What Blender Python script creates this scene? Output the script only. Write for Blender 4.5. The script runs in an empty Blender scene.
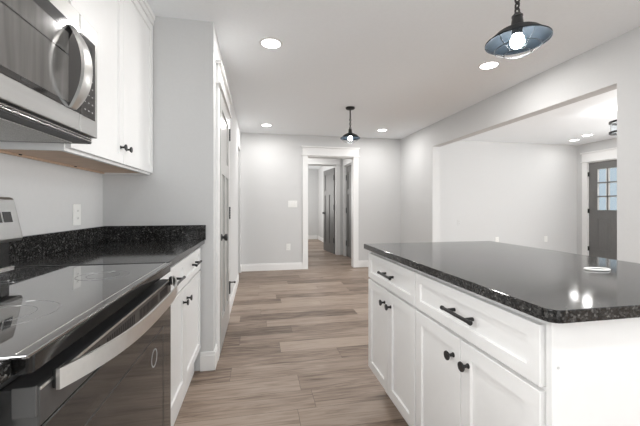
import bpy, bmesh, math, random
from mathutils import Vector, Matrix
random.seed(7)
PI = math.pi
S = bpy.context.scene
COL = S.collection

# ------------------------------------------------------------------ camera
cam_d = bpy.data.cameras.new('camera')
cam_d.sensor_width = 36.0
cam_d.lens = 323.2 / 640 * 36.0
cam_d.shift_y = -6.8 / 640
cam_d.clip_start = 0.02
cam = bpy.data.objects.new('camera', cam_d)
COL.objects.link(cam)
cam.location = (0, 0, 1.1466)
cam.rotation_euler = (PI / 2, 0, -0.1874)
S.camera = cam

# ------------------------------------------------------------------ world, exposure, added fill lights
w = bpy.data.worlds.new('sky')
S.world = w
w.use_nodes = True
w.node_tree.nodes['Background'].inputs[0].default_value = (0.72, 0.86, 0.96, 1)
w.node_tree.nodes['Background'].inputs[1].default_value = 0.34
S.view_settings.view_transform = 'Standard'
S.view_settings.look = 'None'
S.view_settings.gamma = 1
S.view_settings.exposure = 1.05
S.cycles.max_bounces = 10
S.cycles.diffuse_bounces = 6

def area(name, loc, rot, sx, sy, power, color=(1, 1, 1)):
    d = bpy.data.lights.new(name, 'AREA')
    d.shape = 'RECTANGLE'
    d.size, d.size_y = sx, sy
    d.energy = power
    d.color = color
    o = bpy.data.objects.new(name, d)
    COL.objects.link(o)
    o.location = loc
    o.rotation_euler = rot
    return o
# added fill lights at unseen windows put in behind and beside the viewer
FILL_TINT = (1, 0.985, 0.965)
area('kitchen_rear_fill', (1.15, -2.36, 1.3), (PI / 2, 0, 0), 2.6, 2.0, 6, FILL_TINT)
area('kitchen_uplight_fill', (1.15, -2.9, 0.15), (PI * 0.74, 0, 0), 3.0, 1.2, 12, (1, 0.985, 0.96))  # added uplight that brightens the kitchen ceiling from below
area('kitchen_side_fill', (-1.2, -0.22, 1.62), (PI / 2, 0, -PI / 2), 1.2, 1.15, 21, FILL_TINT)  # added for the island front and the right wall
area('living_rear_fill', (4.7, -2.36, 1.3), (PI / 2, 0, 0), 2.8, 2.0, 6, FILL_TINT)
area('living_uplight_fill', (4.7, -2.9, 0.15), (PI * 0.74, 0, 0), 3.2, 1.2, 40, (1, 0.985, 0.96))  # uplight added for the living room ceiling
area('front_fill', (6.86, 2.3, 1.35), (PI / 2, 0, PI / 2), 3.4, 1.7, 48, FILL_TINT)
area('front_uplight_fill', (7.3, 2.3, 0.25), (PI * 0.74, 0, PI / 2), 3.4, 1.0, 8, (1, 0.985, 0.96))  # another added uplight, from the front side
area('front_near_fill', (6.86, -0.75, 1.25), (PI / 2, 0, PI / 2), 1.9, 2.0, 102, FILL_TINT)  # added to reach the left kitchen wall through the near opening
area('bedroom_fill', (0.44, 9.6, 1.5), (PI / 2, 0, -PI / 2), 1.2, 1.2, 14, (1, 0.98, 0.95))  # added fill for the far room, which has no window

# ------------------------------------------------------------------ materials
def mat(name, color, rough=0.5, metal=0.0, spec=0.5, coat=0.0):
    m = bpy.data.materials.new(name)
    m.use_nodes = True
    b = m.node_tree.nodes['Principled BSDF']
    b.inputs['Base Color'].default_value = (*color, 1)
    b.inputs['Roughness'].default_value = rough
    b.inputs['Metallic'].default_value = metal
    b.inputs['Specular IOR Level'].default_value = spec
    b.inputs['Coat Weight'].default_value = coat
    return m

def N(m, t, **kw):
    n = m.node_tree.nodes.new(t)
    for k, v in kw.items():
        setattr(n, k, v)
    return n

def L(m, a, b):
    m.node_tree.links.new(a, b)

def bsdf(m):
    return m.node_tree.nodes['Principled BSDF']

def noisy(m, scale, amount, rough_amt=0.0, stretch=(1, 1, 1), bump=0.0):
    """gentle procedural variation of colour, gloss and surface"""
    tc = N(m, 'ShaderNodeTexCoord')
    mp = N(m, 'ShaderNodeMapping')
    mp.inputs['Scale'].default_value = stretch
    L(m, tc.outputs['Object'], mp.inputs['Vector'])
    no = N(m, 'ShaderNodeTexNoise')
    no.inputs['Scale'].default_value = scale
    no.inputs['Detail'].default_value = 4
    L(m, mp.outputs[0], no.inputs['Vector'])
    b = bsdf(m)
    c = b.inputs['Base Color'].default_value[:3]
    r = N(m, 'ShaderNodeValToRGB')
    r.color_ramp.elements[0].position = 0.3
    r.color_ramp.elements[1].position = 0.7
    r.color_ramp.elements[0].color = (*[x * (1 - amount) for x in c], 1)
    r.color_ramp.elements[1].color = (*[min(1, x * (1 + amount)) for x in c], 1)
    L(m, no.outputs['Fac'], r.inputs[0])
    L(m, r.outputs[0], b.inputs['Base Color'])
    if rough_amt:
        mr = N(m, 'ShaderNodeMapRange')
        ro = b.inputs['Roughness'].default_value
        mr.inputs['To Min'].default_value = max(0, ro - rough_amt)
        mr.inputs['To Max'].default_value = ro + rough_amt
        L(m, no.outputs['Fac'], mr.inputs['Value'])
        L(m, mr.outputs[0], b.inputs['Roughness'])
    if bump:
        bu = N(m, 'ShaderNodeBump')
        bu.inputs['Strength'].default_value = bump
        bu.inputs['Distance'].default_value = 0.002
        L(m, no.outputs['Fac'], bu.inputs['Height'])
        L(m, bu.outputs[0], b.inputs['Normal'])
    return m

M = {}
M['wall'] = noisy(mat('wall_paint', (0.62, 0.622, 0.622), 0.8, spec=0.2), 60, 0.01, bump=0.03)
M['ceiling'] = noisy(mat('ceiling_paint', (0.89, 0.915, 0.935), 0.9, spec=0.2), 50, 0.01, bump=0.03)
M['trim'] = noisy(mat('trim_paint', (0.82, 0.82, 0.815), 0.35), 30, 0.008)
M['cabinet'] = noisy(mat('cabinet_paint', (0.80, 0.80, 0.795), 0.38), 25, 0.008)
M['birch'] = noisy(mat('cabinet_underside_wood', (0.62, 0.45, 0.33), 0.6), 9, 0.12, stretch=(1, 8, 8))
M['doorgray'] = noisy(mat('gray_door_paint', (0.16, 0.158, 0.155), 0.42), 12, 0.05, stretch=(6, 6, 1))
M['doorsheen'] = noisy(mat('gray_door_paint_with_sheen', (0.42, 0.415, 0.405), 0.3), 12, 0.03, stretch=(6, 6, 1))  # door gray lightened in the colour for its sheen at a grazing view
M['black'] = noisy(mat('black_hardware', (0.012, 0.012, 0.012), 0.38), 40, 0.1)
M['blackgloss'] = mat('black_enamel', (0.008, 0.008, 0.008), 0.14)
M['darkgray'] = noisy(mat('dark_gray_steel', (0.05, 0.05, 0.05), 0.45, 0.3), 40, 0.1)
M['steel'] = noisy(mat('stainless_steel', (0.43, 0.425, 0.415), 0.33, 1.0), 40, 0.04, 0.05, stretch=(1, 0.03, 1))
M['guardsteel'] = noisy(mat('backguard_steel', (0.45, 0.445, 0.435), 0.36, 1.0), 40, 0.04, 0.05, stretch=(1, 0.03, 1))
M['mwsteel'] = noisy(mat('microwave_steel', (0.42, 0.415, 0.405), 0.44, 1.0), 40, 0.04, 0.04, stretch=(1, 0.03, 1))
M['filler'] = mat('nail_filler', (0.55, 0.55, 0.55), 0.6)
M['endgray'] = mat('gray_end_cap', (0.06, 0.06, 0.06), 0.4)
M['vent'] = noisy(mat('dark_vent_panel', (0.075, 0.075, 0.075), 0.3, 0.5), 40, 0.1)
M['steelv'] = noisy(mat('brushed_handle_steel', (0.74, 0.73, 0.71), 0.3, 1.0), 60, 0.03, 0.04)
M['plastic'] = noisy(mat('white_plastic', (0.83, 0.83, 0.81), 0.4), 20, 0.005)
M['slot'] = mat('dark_slot', (0.01, 0.01, 0.01), 0.6)
M['mesh'] = noisy(mat('filter_mesh', (0.48, 0.48, 0.47), 0.5, 0.4), 400, 0.35)
M['legend'] = mat('gray_legend_print', (0.35, 0.35, 0.35), 0.5)
M['ringprint'] = mat('burner_ring_print', (0.045, 0.045, 0.045), 0.2)
M['metalblue'] = noisy(mat('pendant_shade_metal', (0.0035, 0.0055, 0.0075), 0.5, 0.0, 0.22), 15, 0.1)
M['wire'] = noisy(mat('pendant_wire', (0.06, 0.06, 0.06), 0.4, 0.5), 15, 0.1)
M['black_trim'] = M['black']

def glass_mat(name, color, rough=0.0):
    m = mat(name, color, rough)
    bsdf(m).inputs['Transmission Weight'].default_value = 1
    bsdf(m).inputs['IOR'].default_value = 1.45
    return m
M['pane'] = glass_mat('window_glass', (0.95, 0.98, 1.0))

def emit(name, color, strength):
    m = bpy.data.materials.new(name)
    m.use_nodes = True
    b = bsdf(m)
    b.inputs['Base Color'].default_value = (*color, 1)
    b.inputs['Emission Color'].default_value = (*color, 1)
    b.inputs['Emission Strength'].default_value = strength
    return m
M['lens'] = emit('downlight_lens', (1, 0.985, 0.96), 6)
M['bulb'] = emit('cool_white_bulb', (0.93, 0.97, 1.0), 150)
M['bulb_soft'] = emit('soft_white_bulb', (1, 0.98, 0.95), 12)
M['opal'] = emit('fixture_glass', (1, 0.97, 0.92), 3)

def glossy_black(name, color, rough, ior=1.5):
    m = mat(name, color, rough)
    bsdf(m).inputs['IOR'].default_value = ior
    return m
M['ringprint'] = glossy_black('burner_ring_gloss_print', (0.10, 0.10, 0.10), 0.05, 3.4)
M['ceran'] = noisy(glossy_black('ceramic_cooktop_glass', (0.018, 0.018, 0.018), 0.04, 3.4), 30, 0.2)
bsdf(M['ceran']).inputs['Coat Weight'].default_value = 1.0
bsdf(M['ceran']).inputs['Coat Roughness'].default_value = 0.03
M['ovenglass'] = noisy(glossy_black('oven_door_glass', (0.012, 0.012, 0.012), 0.05, 1.75), 30, 0.2)
M['mwglass'] = noisy(glossy_black('microwave_door_glass', (0.018, 0.018, 0.018), 0.06, 1.9), 30, 0.2)
M['mwscreen'] = noisy(glossy_black('microwave_window_screen', (0.10, 0.097, 0.093), 0.09, 1.9), 40, 0.25, stretch=(1, 1, 0.08))

def granite():
    m = mat('black_pearl_granite', (0.02, 0.02, 0.02), 0.1)
    b = bsdf(m)
    b.inputs['Specular IOR Level'].default_value = 0.36
    geo = N(m, 'ShaderNodeNewGeometry')
    v = N(m, 'ShaderNodeTexVoronoi')
    v.inputs['Scale'].default_value = 190
    L(m, geo.outputs['Position'], v.inputs['Vector'])
    n = N(m, 'ShaderNodeTexNoise')
    n.inputs['Scale'].default_value = 75
    n.inputs['Detail'].default_value = 6
    n.inputs['Roughness'].default_value = 0.7
    L(m, geo.outputs['Position'], n.inputs['Vector'])
    sep = N(m, 'ShaderNodeSeparateColor')
    L(m, v.outputs['Color'], sep.inputs[0])
    mul = N(m, 'ShaderNodeMath', operation='MULTIPLY')
    L(m, sep.outputs[0], mul.inputs[0])
    L(m, n.outputs['Fac'], mul.inputs[1])
    r = N(m, 'ShaderNodeValToRGB')
    e = r.color_ramp.elements
    e[0].position = 0.0
    e[0].color = (0.006, 0.006, 0.006, 1)
    e[1].position = 0.62
    e[1].color = (0.16, 0.157, 0.15, 1)
    for p, c in ((0.22, 0.014), (0.36, 0.03), (0.48, 0.065)):
        k = e.new(p)
        k.color = (c, c * 0.98, c * 0.95, 1)
    L(m, mul.outputs[0], r.inputs[0])
    L(m, r.outputs[0], b.inputs['Base Color'])
    mr = N(m, 'ShaderNodeMapRange')
    mr.inputs['To Min'].default_value = 0.05
    mr.inputs['To Max'].default_value = 0.12
    L(m, n.outputs['Fac'], mr.inputs['Value'])
    L(m, mr.outputs[0], b.inputs['Roughness'])
    return m
M['granite'] = granite()

def planks():
    m = mat('vinyl_plank_floor', (0.35, 0.28, 0.23), 0.42, spec=0.35)
    b = bsdf(m)
    PW, PL = 0.185, 1.22
    geo = N(m, 'ShaderNodeNewGeometry')
    sp = N(m, 'ShaderNodeSeparateXYZ')
    L(m, geo.outputs['Position'], sp.inputs[0])
    def math_(op, a, bb=None):
        n = N(m, 'ShaderNodeMath', operation=op)
        for i, q in enumerate((a, bb)):
            if q is None:
                continue
            if isinstance(q, (int, float)):
                n.inputs[i].default_value = q
            else:
                L(m, q, n.inputs[i])
        return n.outputs[0]
    yr = math_('DIVIDE', math_('ADD', sp.outputs['Y'], 0.035 + 3 * PW * 10), PW)
    row = math_('FLOOR', yr)
    wn = N(m, 'ShaderNodeTexWhiteNoise', noise_dimensions='1D')
    L(m, row, wn.inputs['W'])
    xs = math_('ADD', math_('DIVIDE', math_('ADD', sp.outputs['X'], 30.0), PL), wn.outputs['Value'])
    colid = math_('FLOOR', xs)
    cx = N(m, 'ShaderNodeCombineXYZ')
    L(m, colid, cx.inputs[0])
    L(m, row, cx.inputs[1])
    wn2 = N(m, 'ShaderNodeTexWhiteNoise', noise_dimensions='3D')
    L(m, cx.outputs[0], wn2.inputs['Vector'])
    # grain: noise stretched along the plank, moved per plank
    off = N(m, 'ShaderNodeVectorMath', operation='SCALE')
    L(m, wn2.outputs['Color'], off.inputs[0])
    off.inputs['Scale'].default_value = 37.0
    add = N(m, 'ShaderNodeVectorMath', operation='ADD')
    L(m, geo.outputs['Position'], add.inputs[0])
    L(m, off.outputs[0], add.inputs[1])
    def grain(sx, sy, detail, dist):
        mp = N(m, 'ShaderNodeMapping')
        mp.inputs['Scale'].default_value = (sx, sy, 1)
        L(m, add.outputs[0], mp.inputs[0])
        n = N(m, 'ShaderNodeTexNoise')
        n.inputs['Scale'].default_value = 1
        n.inputs['Detail'].default_value = detail
        n.inputs['Roughness'].default_value = 0.62
        n.inputs['Distortion'].default_value = dist
        L(m, mp.outputs[0], n.inputs['Vector'])
        return n.outputs['Fac']
    g1 = grain(1.7, 22, 6, 2.2)
    g2 = grain(5, 150, 3, 0.3)
    g3 = grain(0.9, 8, 3, 0.8)
    t = math_('ADD', math_('MULTIPLY', g1, 0.62), math_('ADD', math_('MULTIPLY', g2, 0.20), math_('MULTIPLY', g3, 0.18)))
    t = math_('ADD', t, math_('MULTIPLY', math_('SUBTRACT', wn2.outputs['Value'], 0.5), 0.25))
    # darker flecks and cathedral figure
    wv = N(m, 'ShaderNodeTexWave', wave_type='RINGS', rings_direction='Y')
    mpw = N(m, 'ShaderNodeMapping')
    mpw.inputs['Scale'].default_value = (0.55, 9.0, 1)
    L(m, add.outputs[0], mpw.inputs[0])
    L(m, mpw.outputs[0], wv.inputs['Vector'])
    wv.inputs['Scale'].default_value = 1.6
    wv.inputs['Distortion'].default_value = 7.0
    wv.inputs['Detail'].default_value = 3.0
    wv.inputs['Detail Scale'].default_value = 1.3
    t = math_('ADD', t, math_('MULTIPLY', math_('SUBTRACT', wv.outputs['Fac'], 0.5), 0.05))
    t = math_('ADD', math_('MULTIPLY', math_('SUBTRACT', t, 0.5), 1.2), 0.515)
    r = N(m, 'ShaderNodeValToRGB')
    e = r.color_ramp.elements
    e[0].position = 0.32
    e[0].color = (0.1075, 0.0744, 0.0541, 1)
    e[1].position = 0.67
    e[1].color = (0.3698, 0.2915, 0.2337, 1)
    k = e.new(0.42)
    k.color = (0.2021, 0.1479, 0.1123, 1)
    k = e.new(0.53)
    k.color = (0.2795, 0.2129, 0.1673, 1)
    L(m, t, r.inputs[0])
    # joints between planks
    fy = math_('FRACT', yr)
    fx = math_('FRACT', xs)
    ey = math_('MINIMUM', fy, math_('SUBTRACT', 1.0, fy))
    ex = math_('MINIMUM', fx, math_('SUBTRACT', 1.0, fx))
    jy = math_('LESS_THAN', ey, 0.0012 / PW)
    jx = math_('LESS_THAN', ex, 0.0012 / PL)
    j = math_('MAXIMUM', jy, jx)
    mx = N(m, 'ShaderNodeMix', data_type='RGBA')
    L(m, math_('MULTIPLY', j, 0.75), mx.inputs['Factor'])
    L(m, r.outputs[0], mx.inputs['A'])
    mx.inputs['B'].default_value = (0.07, 0.05, 0.04, 1)
    L(m, mx.outputs['Result'], b.inputs['Base Color'])
    bu = N(m, 'ShaderNodeBump')
    bu.inputs['Strength'].default_value = 0.12
    bu.inputs['Distance'].default_value = 0.002
    L(m, g2, bu.inputs['Height'])
    L(m, bu.outputs[0], b.inputs['Normal'])
    return m
M['floor'] = planks()

# ------------------------------------------------------------------ mesh helpers
def box(bm, x0, x1, y0, y1, z0, z1, bevel=0.0, seg=2):
    x0, x1 = min(x0, x1), max(x0, x1)
    y0, y1 = min(y0, y1), max(y0, y1)
    z0, z1 = min(z0, z1), max(z0, z1)
    r = bmesh.ops.create_cube(bm, size=1.0)
    for v in r['verts']:
        v.co = Vector(((x0 + x1) / 2 + v.co.x * (x1 - x0), (y0 + y1) / 2 + v.co.y * (y1 - y0), (z0 + z1) / 2 + v.co.z * (z1 - z0)))
    if bevel > 0:
        es = set()
        for v in r['verts']:
            es.update(v.link_edges)
        bmesh.ops.bevel(bm, geom=list(es), offset=bevel, segments=seg, profile=0.5, affect='EDGES')

def B(*a, **k):
    bm = bmesh.new()
    box(bm, *a, **k)
    return bm

def BB(boxes, bevel=0.0):
    bm = bmesh.new()
    for b in boxes:
        box(bm, *b, bevel=bevel)
    return bm

def tube(bm, pts, r, seg=8, closed=False):
    """round bar along a list of points"""
    pts = [Vector(p) for p in pts]
    n = len(pts)
    rings = []
    up = None
    for i, p in enumerate(pts):
        if closed:
            t = (pts[(i + 1) % n] - pts[i - 1]).normalized()
        else:
            t = (pts[min(i + 1, n - 1)] - pts[max(i - 1, 0)]).normalized()
        if up is None:
            up = Vector((0, 0, 1)) if abs(t.z) < 0.9 else Vector((1, 0, 0))
        a = (up - t * up.dot(t)).normalized()
        b = t.cross(a)
        up = a
        rings.append([bm.verts.new(p + a * r * math.cos(2 * PI * k / seg) + b * r * math.sin(2 * PI * k / seg)) for k in range(seg)])
    for i in range(n if closed else n - 1):
        A, C = rings[i], rings[(i + 1) % n]
        for k in range(seg):
            bm.faces.new((A[k], A[(k + 1) % seg], C[(k + 1) % seg], C[k]))
    if not closed:
        bm.faces.new(list(reversed(rings[0])))
        bm.faces.new(rings[-1])

def lathe(bm, prof, c=(0, 0, 0), axis='z', seg=32, cap=True):
    """revolve a profile of (radius, height) about an axis"""
    c = Vector(c)
    def P(r, h, a):
        ca, sa = math.cos(a) * r, math.sin(a) * r
        if axis == 'z':
            return c + Vector((ca, sa, h))
        if axis == 'x':
            return c + Vector((h, ca, sa))
        return c + Vector((sa, h, ca))
    rings = []
    for r, h in prof:
        if r < 1e-6:
            rings.append([bm.verts.new(P(0, h, 0))])
        else:
            rings.append([bm.verts.new(P(r, h, 2 * PI * k / seg)) for k in range(seg)])
    for A, C in zip(rings, rings[1:]):
        for k in range(seg):
            a0, a1 = A[k % len(A)], A[(k + 1) % len(A)]
            c0, c1 = C[k % len(C)], C[(k + 1) % len(C)]
            vs = []
            for v in (a0, a1, c1, c0):
                if v not in vs:
                    vs.append(v)
            if len(vs) > 2:
                bm.faces.new(vs)
    if cap:
        if len(rings[0]) > 1:
            bm.faces.new(list(reversed(rings[0])))
        if len(rings[-1]) > 1:
            bm.faces.new(rings[-1])

def prism_y(bm, prof, y0, y1):
    """extrude an (x, z) outline along y"""
    a = [bm.verts.new((x, y0, z)) for x, z in prof]
    b = [bm.verts.new((x, y1, z)) for x, z in prof]
    n = len(prof)
    for i in range(n):
        bm.faces.new((a[i], a[(i + 1) % n], b[(i + 1) % n], b[i]))
    bm.faces.new(list(reversed(a)))
    bm.faces.new(b)

def world_origin(o):
    v = Vector((0, 0, 0))
    while o is not None:
        v += o.location
        o = o.parent
    return v

def obj(name, bm, m, parent=None, smooth=None, label=None):
    bmesh.ops.recalc_face_normals(bm, faces=bm.faces[:])
    lo = Vector([min(v.co[i] for v in bm.verts) for i in range(3)])
    hi = Vector([max(v.co[i] for v in bm.verts) for i in range(3)])
    c = (lo + hi) / 2
    for v in bm.verts:
        v.co -= c
    me = bpy.data.meshes.new(name)
    bm.to_mesh(me)
    bm.free()
    me.materials.append(M[m] if isinstance(m, str) else m)
    if smooth is not None:
        for p in me.polygons:
            p.use_smooth = True
        me.set_sharp_from_angle(angle=math.radians(smooth))
    o = bpy.data.objects.new(name, me)
    COL.objects.link(o)
    o.parent = parent
    o.location = c - (world_origin(parent) if parent else Vector((0, 0, 0)))
    if label:
        o['label'] = label
    return o

def thing(name, label, cat, loc, group=None):
    o = bpy.data.objects.new(name, None)
    o.empty_display_size = 0.05
    COL.objects.link(o)
    o.location = loc
    o['label'] = label
    o['category'] = cat
    if group:
        o['group'] = group
    return o

def tag(o, label, cat, group=None):
    o['label'] = label
    o['category'] = cat
    if group:
        o['group'] = group
    return o

def struct(name, bm, m, label, cat, smooth=None):
    o = obj(name, bm, m, None, smooth)
    o['kind'] = 'structure'
    return tag(o, label, cat)

def sthing(name, label, cat, loc):
    o = thing(name, label, cat, loc)
    o['kind'] = 'structure'
    return o

def copy_tree(o, parent=None):
    c = o.copy()
    COL.objects.link(c)
    c.parent = parent
    for ch in list(o.children):
        copy_tree(ch, c)
    return c

# ------------------------------------------------------------------ room shell
H = 2.44
XW, XC, XR, XR2, XL = -1.014, -0.312, 2.69, 2.82, 6.65   # kitchen wall, hall wall, right wall, its far face, living right wall
Y1, YB, YBB, YL, YR = 2.37, 5.84, 5.97, 5.736, -2.2      # return wall, back wall, its far face, living back wall, rear wall
OPY0, OPY1, OPZ = 2.004, 4.673, 2.087                    # opening to the living room
DX0, DX1, DZ = 0.882, 1.742, 2.07                        # doorway in the back wall
HD0, HD1 = 2.59, 3.352                                   # closet door in the hall wall
SO0, SO1 = 5.09, 5.72                                    # side opening in the hall wall

struct('floor', B(-2.2, 6.8, -2.35, 11.4, -0.05, 0), 'floor', 'grey brown wood plank floor running across the rooms', 'floor')
struct('ceiling', B(-2.2, 6.8, -2.35, 11.4, H, H + 0.05), 'ceiling', 'flat off white ceiling over kitchen and living room', 'ceiling')
struct('wall_left', BB([(XW - 0.12, XW, YR, -0.85, 0, H), (XW - 0.12, XW, -0.85, 0.40, 0, 1.04), (XW - 0.12, XW, -0.85, 0.40, 2.22, H), (XW - 0.12, XW, 0.40, Y1 + 0.12, 0, H)]), 'wall', 'pale gray kitchen wall behind the range and counter', 'wall')
struct('wall_return', B(XW, XC - 0.11, Y1, Y1 + 0.11, 0, H), 'wall', 'short gray wall facing us at the end of the left counter', 'wall')
struct('wall_hall', BB([(XC - 0.11, XC, Y1, HD0 - 0.02, 0, H), (XC - 0.11, XC, HD0 - 0.02, HD1 + 0.02, 2.06, H),
                        (XC - 0.11, XC, HD1 + 0.02, SO0, 0, H), (XC - 0.11, XC, SO0, SO1, 2.10, H), (XC - 0.11, XC, SO1, YB, 0, H)]),
       'wall', 'narrow gray wall with a closet door running back on the left', 'wall')
struct('wall_back', BB([(-1.6, DX0 - 0.02, YB, YBB, 0, H), (DX0 - 0.02, DX1 + 0.02, YB, YBB, DZ, H), (DX1 + 0.02, XR2, YB, YBB, 0, H)]),
       'wall', 'gray back wall with the white cased doorway', 'wall')
struct('wall_right', BB([(XR, XR2, YR, -1.9, 0, H), (XR, XR2, -1.9, 1.1, OPZ, H), (XR, XR2, 1.1, OPY0, 0, H), (XR, XR2, OPY0, OPY1, OPZ, H), (XR, XR2, OPY1, YB, 0, H)]),  # near opening added out of view to let living room light in
       'wall', 'gray right wall with the wide opening to the living room', 'wall')
struct('wall_living_back', B(XR2, XL + 0.14, YL, YL + 0.12, 0, H), 'wall', 'pale gray living room wall seen through the wide opening', 'wall')
FD0, FD1, FDZ = 4.59, 5.505, 2.05
struct('wall_living_right', BB([(XL, XL + 0.14, YR, -1.75, 0, H), (XL, XL + 0.14, -1.75, 0.25, 0, 0.2), (XL, XL + 0.14, -1.75, 0.25, 2.3, H), (XL, XL + 0.14, 0.25, 0.5, 0, H), (XL, XL + 0.14, 0.5, 4.1, 0, 0.3), (XL, XL + 0.14, 0.5, 4.1, 2.3, H), (XL, XL + 0.14, 4.1, FD0 - 0.02, 0, H), (XL, XL + 0.14, FD0 - 0.02, FD1 + 0.02, FDZ + 0.02, H), (XL, XL + 0.14, FD1 + 0.02, YL, 0, H)]),
       'wall', 'gray living room wall that holds the front door', 'wall')
# rear wall behind the camera, two windows added for light
W1 = (-0.15, 2.45, 0.08, 2.36)
W2 = (3.3, 6.1, 0.08, 2.36)
W3 = (0.5, 4.1, 0.3, 2.3)                                # added unseen front window, on the living room's right wall
struct('wall_rear', BB([(XW - 0.12, W1[0], YR - 0.12, YR, 0, H), (W1[0], W1[1], YR - 0.12, YR, 0, W1[2]), (W1[0], W1[1], YR - 0.12, YR, W1[3], H),
                        (W1[1], W2[0], YR - 0.12, YR, 0, H), (W2[0], W2[1], YR - 0.12, YR, 0, W2[2]), (W2[0], W2[1], YR - 0.12, YR, W2[3], H),
                        (W2[1], XL + 0.14, YR - 0.12, YR, 0, H)]), 'wall', 'rear wall with added windows behind the viewer', 'wall')
# small passage behind the side opening, closet back
struct('wall_passage', BB([(-1.72, -1.6, 4.0, YB, 0, H), (-1.6, XC - 0.11, 4.0, 4.12, 0, H)]), 'wall', 'wall of the side passage left of the hall', 'wall')
struct('wall_closet', B(-1.15, -1.03, Y1 + 0.12, 4.0, 0, H), 'wall', 'wall inside the hall closet', 'wall')

# vestibule and room beyond the back doorway
VX = 1.95
V2 = 7.40                                                # second frame
struct('wall_vestibule_right', BB([(VX, VX + 0.12, YBB, 6.42, 0, H), (VX, VX + 0.12, 6.42, 7.20, 2.08, H), (VX, VX + 0.12, 7.20, V2, 0, H)]),
       'wall', 'right wall of the small hall behind the back doorway', 'wall')
struct('wall_vestibule_left', B(0.45, 0.57, YBB, V2, 0, H), 'wall', 'left wall of the small hall behind the back doorway', 'wall')
struct('wall_vestibule_back', BB([(0.45, 1.00, V2, V2 + 0.11, 0, H), (1.00, 1.80, V2, V2 + 0.11, 2.11, H), (1.80, VX + 0.12, V2, V2 + 0.11, 0, H)]),
       'wall', 'wall with the second doorway beyond the back doorway', 'wall')
struct('wall_bedroom_right', B(2.03, 2.15, V2 + 0.11, 11.1, 0, H), 'wall', 'right wall of the far room behind the open gray door', 'wall')
struct('wall_bedroom_back', B(-0.5, 2.15, 11.1, 11.22, 0, H), 'wall', 'far end wall seen through both doorways', 'wall')
struct('wall_bedroom_left', B(0.3, 0.42, V2 + 0.11, 11.1, 0, H), 'wall', 'left wall of the far room', 'wall')
struct('wall_closet_side', B(VX + 0.8, VX + 0.9, YBB, V2, 0, H), 'wall', 'wall behind the closed gray hall door', 'wall')

def baseboard(name, x0, x1, y0, y1, label, h=0.125, side=None):
    """board with a stepped cap; side = direction it faces"""
    bm = bmesh.new()
    t = 0.014
    dx = {'+x': (0, t), '-x': (-t, 0)}.get(side, (0, 0))
    dy = {'+y': (0, t), '-y': (-t, 0)}.get(side, (0, 0))
    box(bm, x0 + dx[0], x1 + dx[1], y0 + dy[0], y1 + dy[1], 0, h * 0.82, 0.0015)
    k = 0.65
    box(bm, x0 + dx[0] * k, x1 + dx[1] * k, y0 + dy[0] * k, y1 + dy[1] * k, h * 0.80, h, 0.003)
    return struct(name, bm, 'trim', label, 'baseboard')
baseboard('baseboard_back_left', XC, DX0 - 0.09, YB, YB, 'white baseboard left of the back doorway', side='-y')
baseboard('baseboard_back_right', DX1 + 0.09, XR, YB, YB, 'white baseboard right of the back doorway', side='-y')
baseboard('baseboard_hall', XC, XC, HD1 + 0.095, SO0, 'white baseboard past the closet door on the left', side='+x')
baseboard('baseboard_hall_end', XC, XC, SO1, YB - 0.016, 'short white baseboard in the far left corner', side='+x')
baseboard('baseboard_return', -0.40, XC + 0.014, Y1, Y1, 'white baseboard at the end of the left cabinets', h=0.13, side='-y')
baseboard('baseboard_hall_near', XC, XC, Y1, HD0 - 0.095, 'white baseboard stub before the closet door casing', h=0.13, side='+x')
baseboard('baseboard_right_far', XR, XR, OPY1, YB - 0.016, 'white baseboard on the right wall behind the island', side='-x')
baseboard('baseboard_right_near', XR, XR, 1.1, OPY0, 'white baseboard on the near right wall', side='-x')
baseboard('baseboard_living_back', XR2, XL - 0.016, YL, YL, 'white baseboard on the living room wall', side='-y')
baseboard('baseboard_living_right', XL, XL, FD1 + 0.11, YL, 'white baseboard stub beside the front door', side='-x')
baseboard('baseboard_bedroom_right', 2.03, 2.03, V2 + 0.13, 11.1, 'white baseboard on the right wall of the far room', h=0.13, side='-x')
baseboard('baseboard_bedroom_back', 0.42, 2.01, 11.1, 11.1, 'white baseboard on the far end wall', h=0.13, side='-y')

# casings: side boards, wider header, thin cap and a thin bead under the header
def casing_y(name, x0, x1, y, z, label, wdt=0.095, hh=0.145, wall_t=0.13, out=-1, jambs=True):
    """casing of an opening in a wall that faces -y (out=-1) at plane y"""
    t = 0.019 * out
    bx = [(x0 - wdt, x0, y, y + t, 0, z), (x1, x1 + wdt, y, y + t, 0, z),
          (x0 - wdt - 0.003, x1 + wdt + 0.003, y, y + t * 1.15, z + 0.012, z + hh),
          (x0 - wdt - 0.018, x1 + wdt + 0.018, y, y + t * 2.0, z, z + 0.016),
          (x0 - wdt - 0.022, x1 + wdt + 0.022, y, y + t * 2.3, z + hh, z + hh + 0.024)]
    if jambs:
        bx += [(x0 - 0.02, x0, y, y - out * wall_t, 0, z), (x1, x1 + 0.02, y, y - out * wall_t, 0, z), (x0 - 0.02, x1 + 0.02, y, y - out * wall_t, z - 0.018, z + 0.0)]
    return struct(name, BB(bx, 0.0015), 'trim', label, 'door casing')

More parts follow.
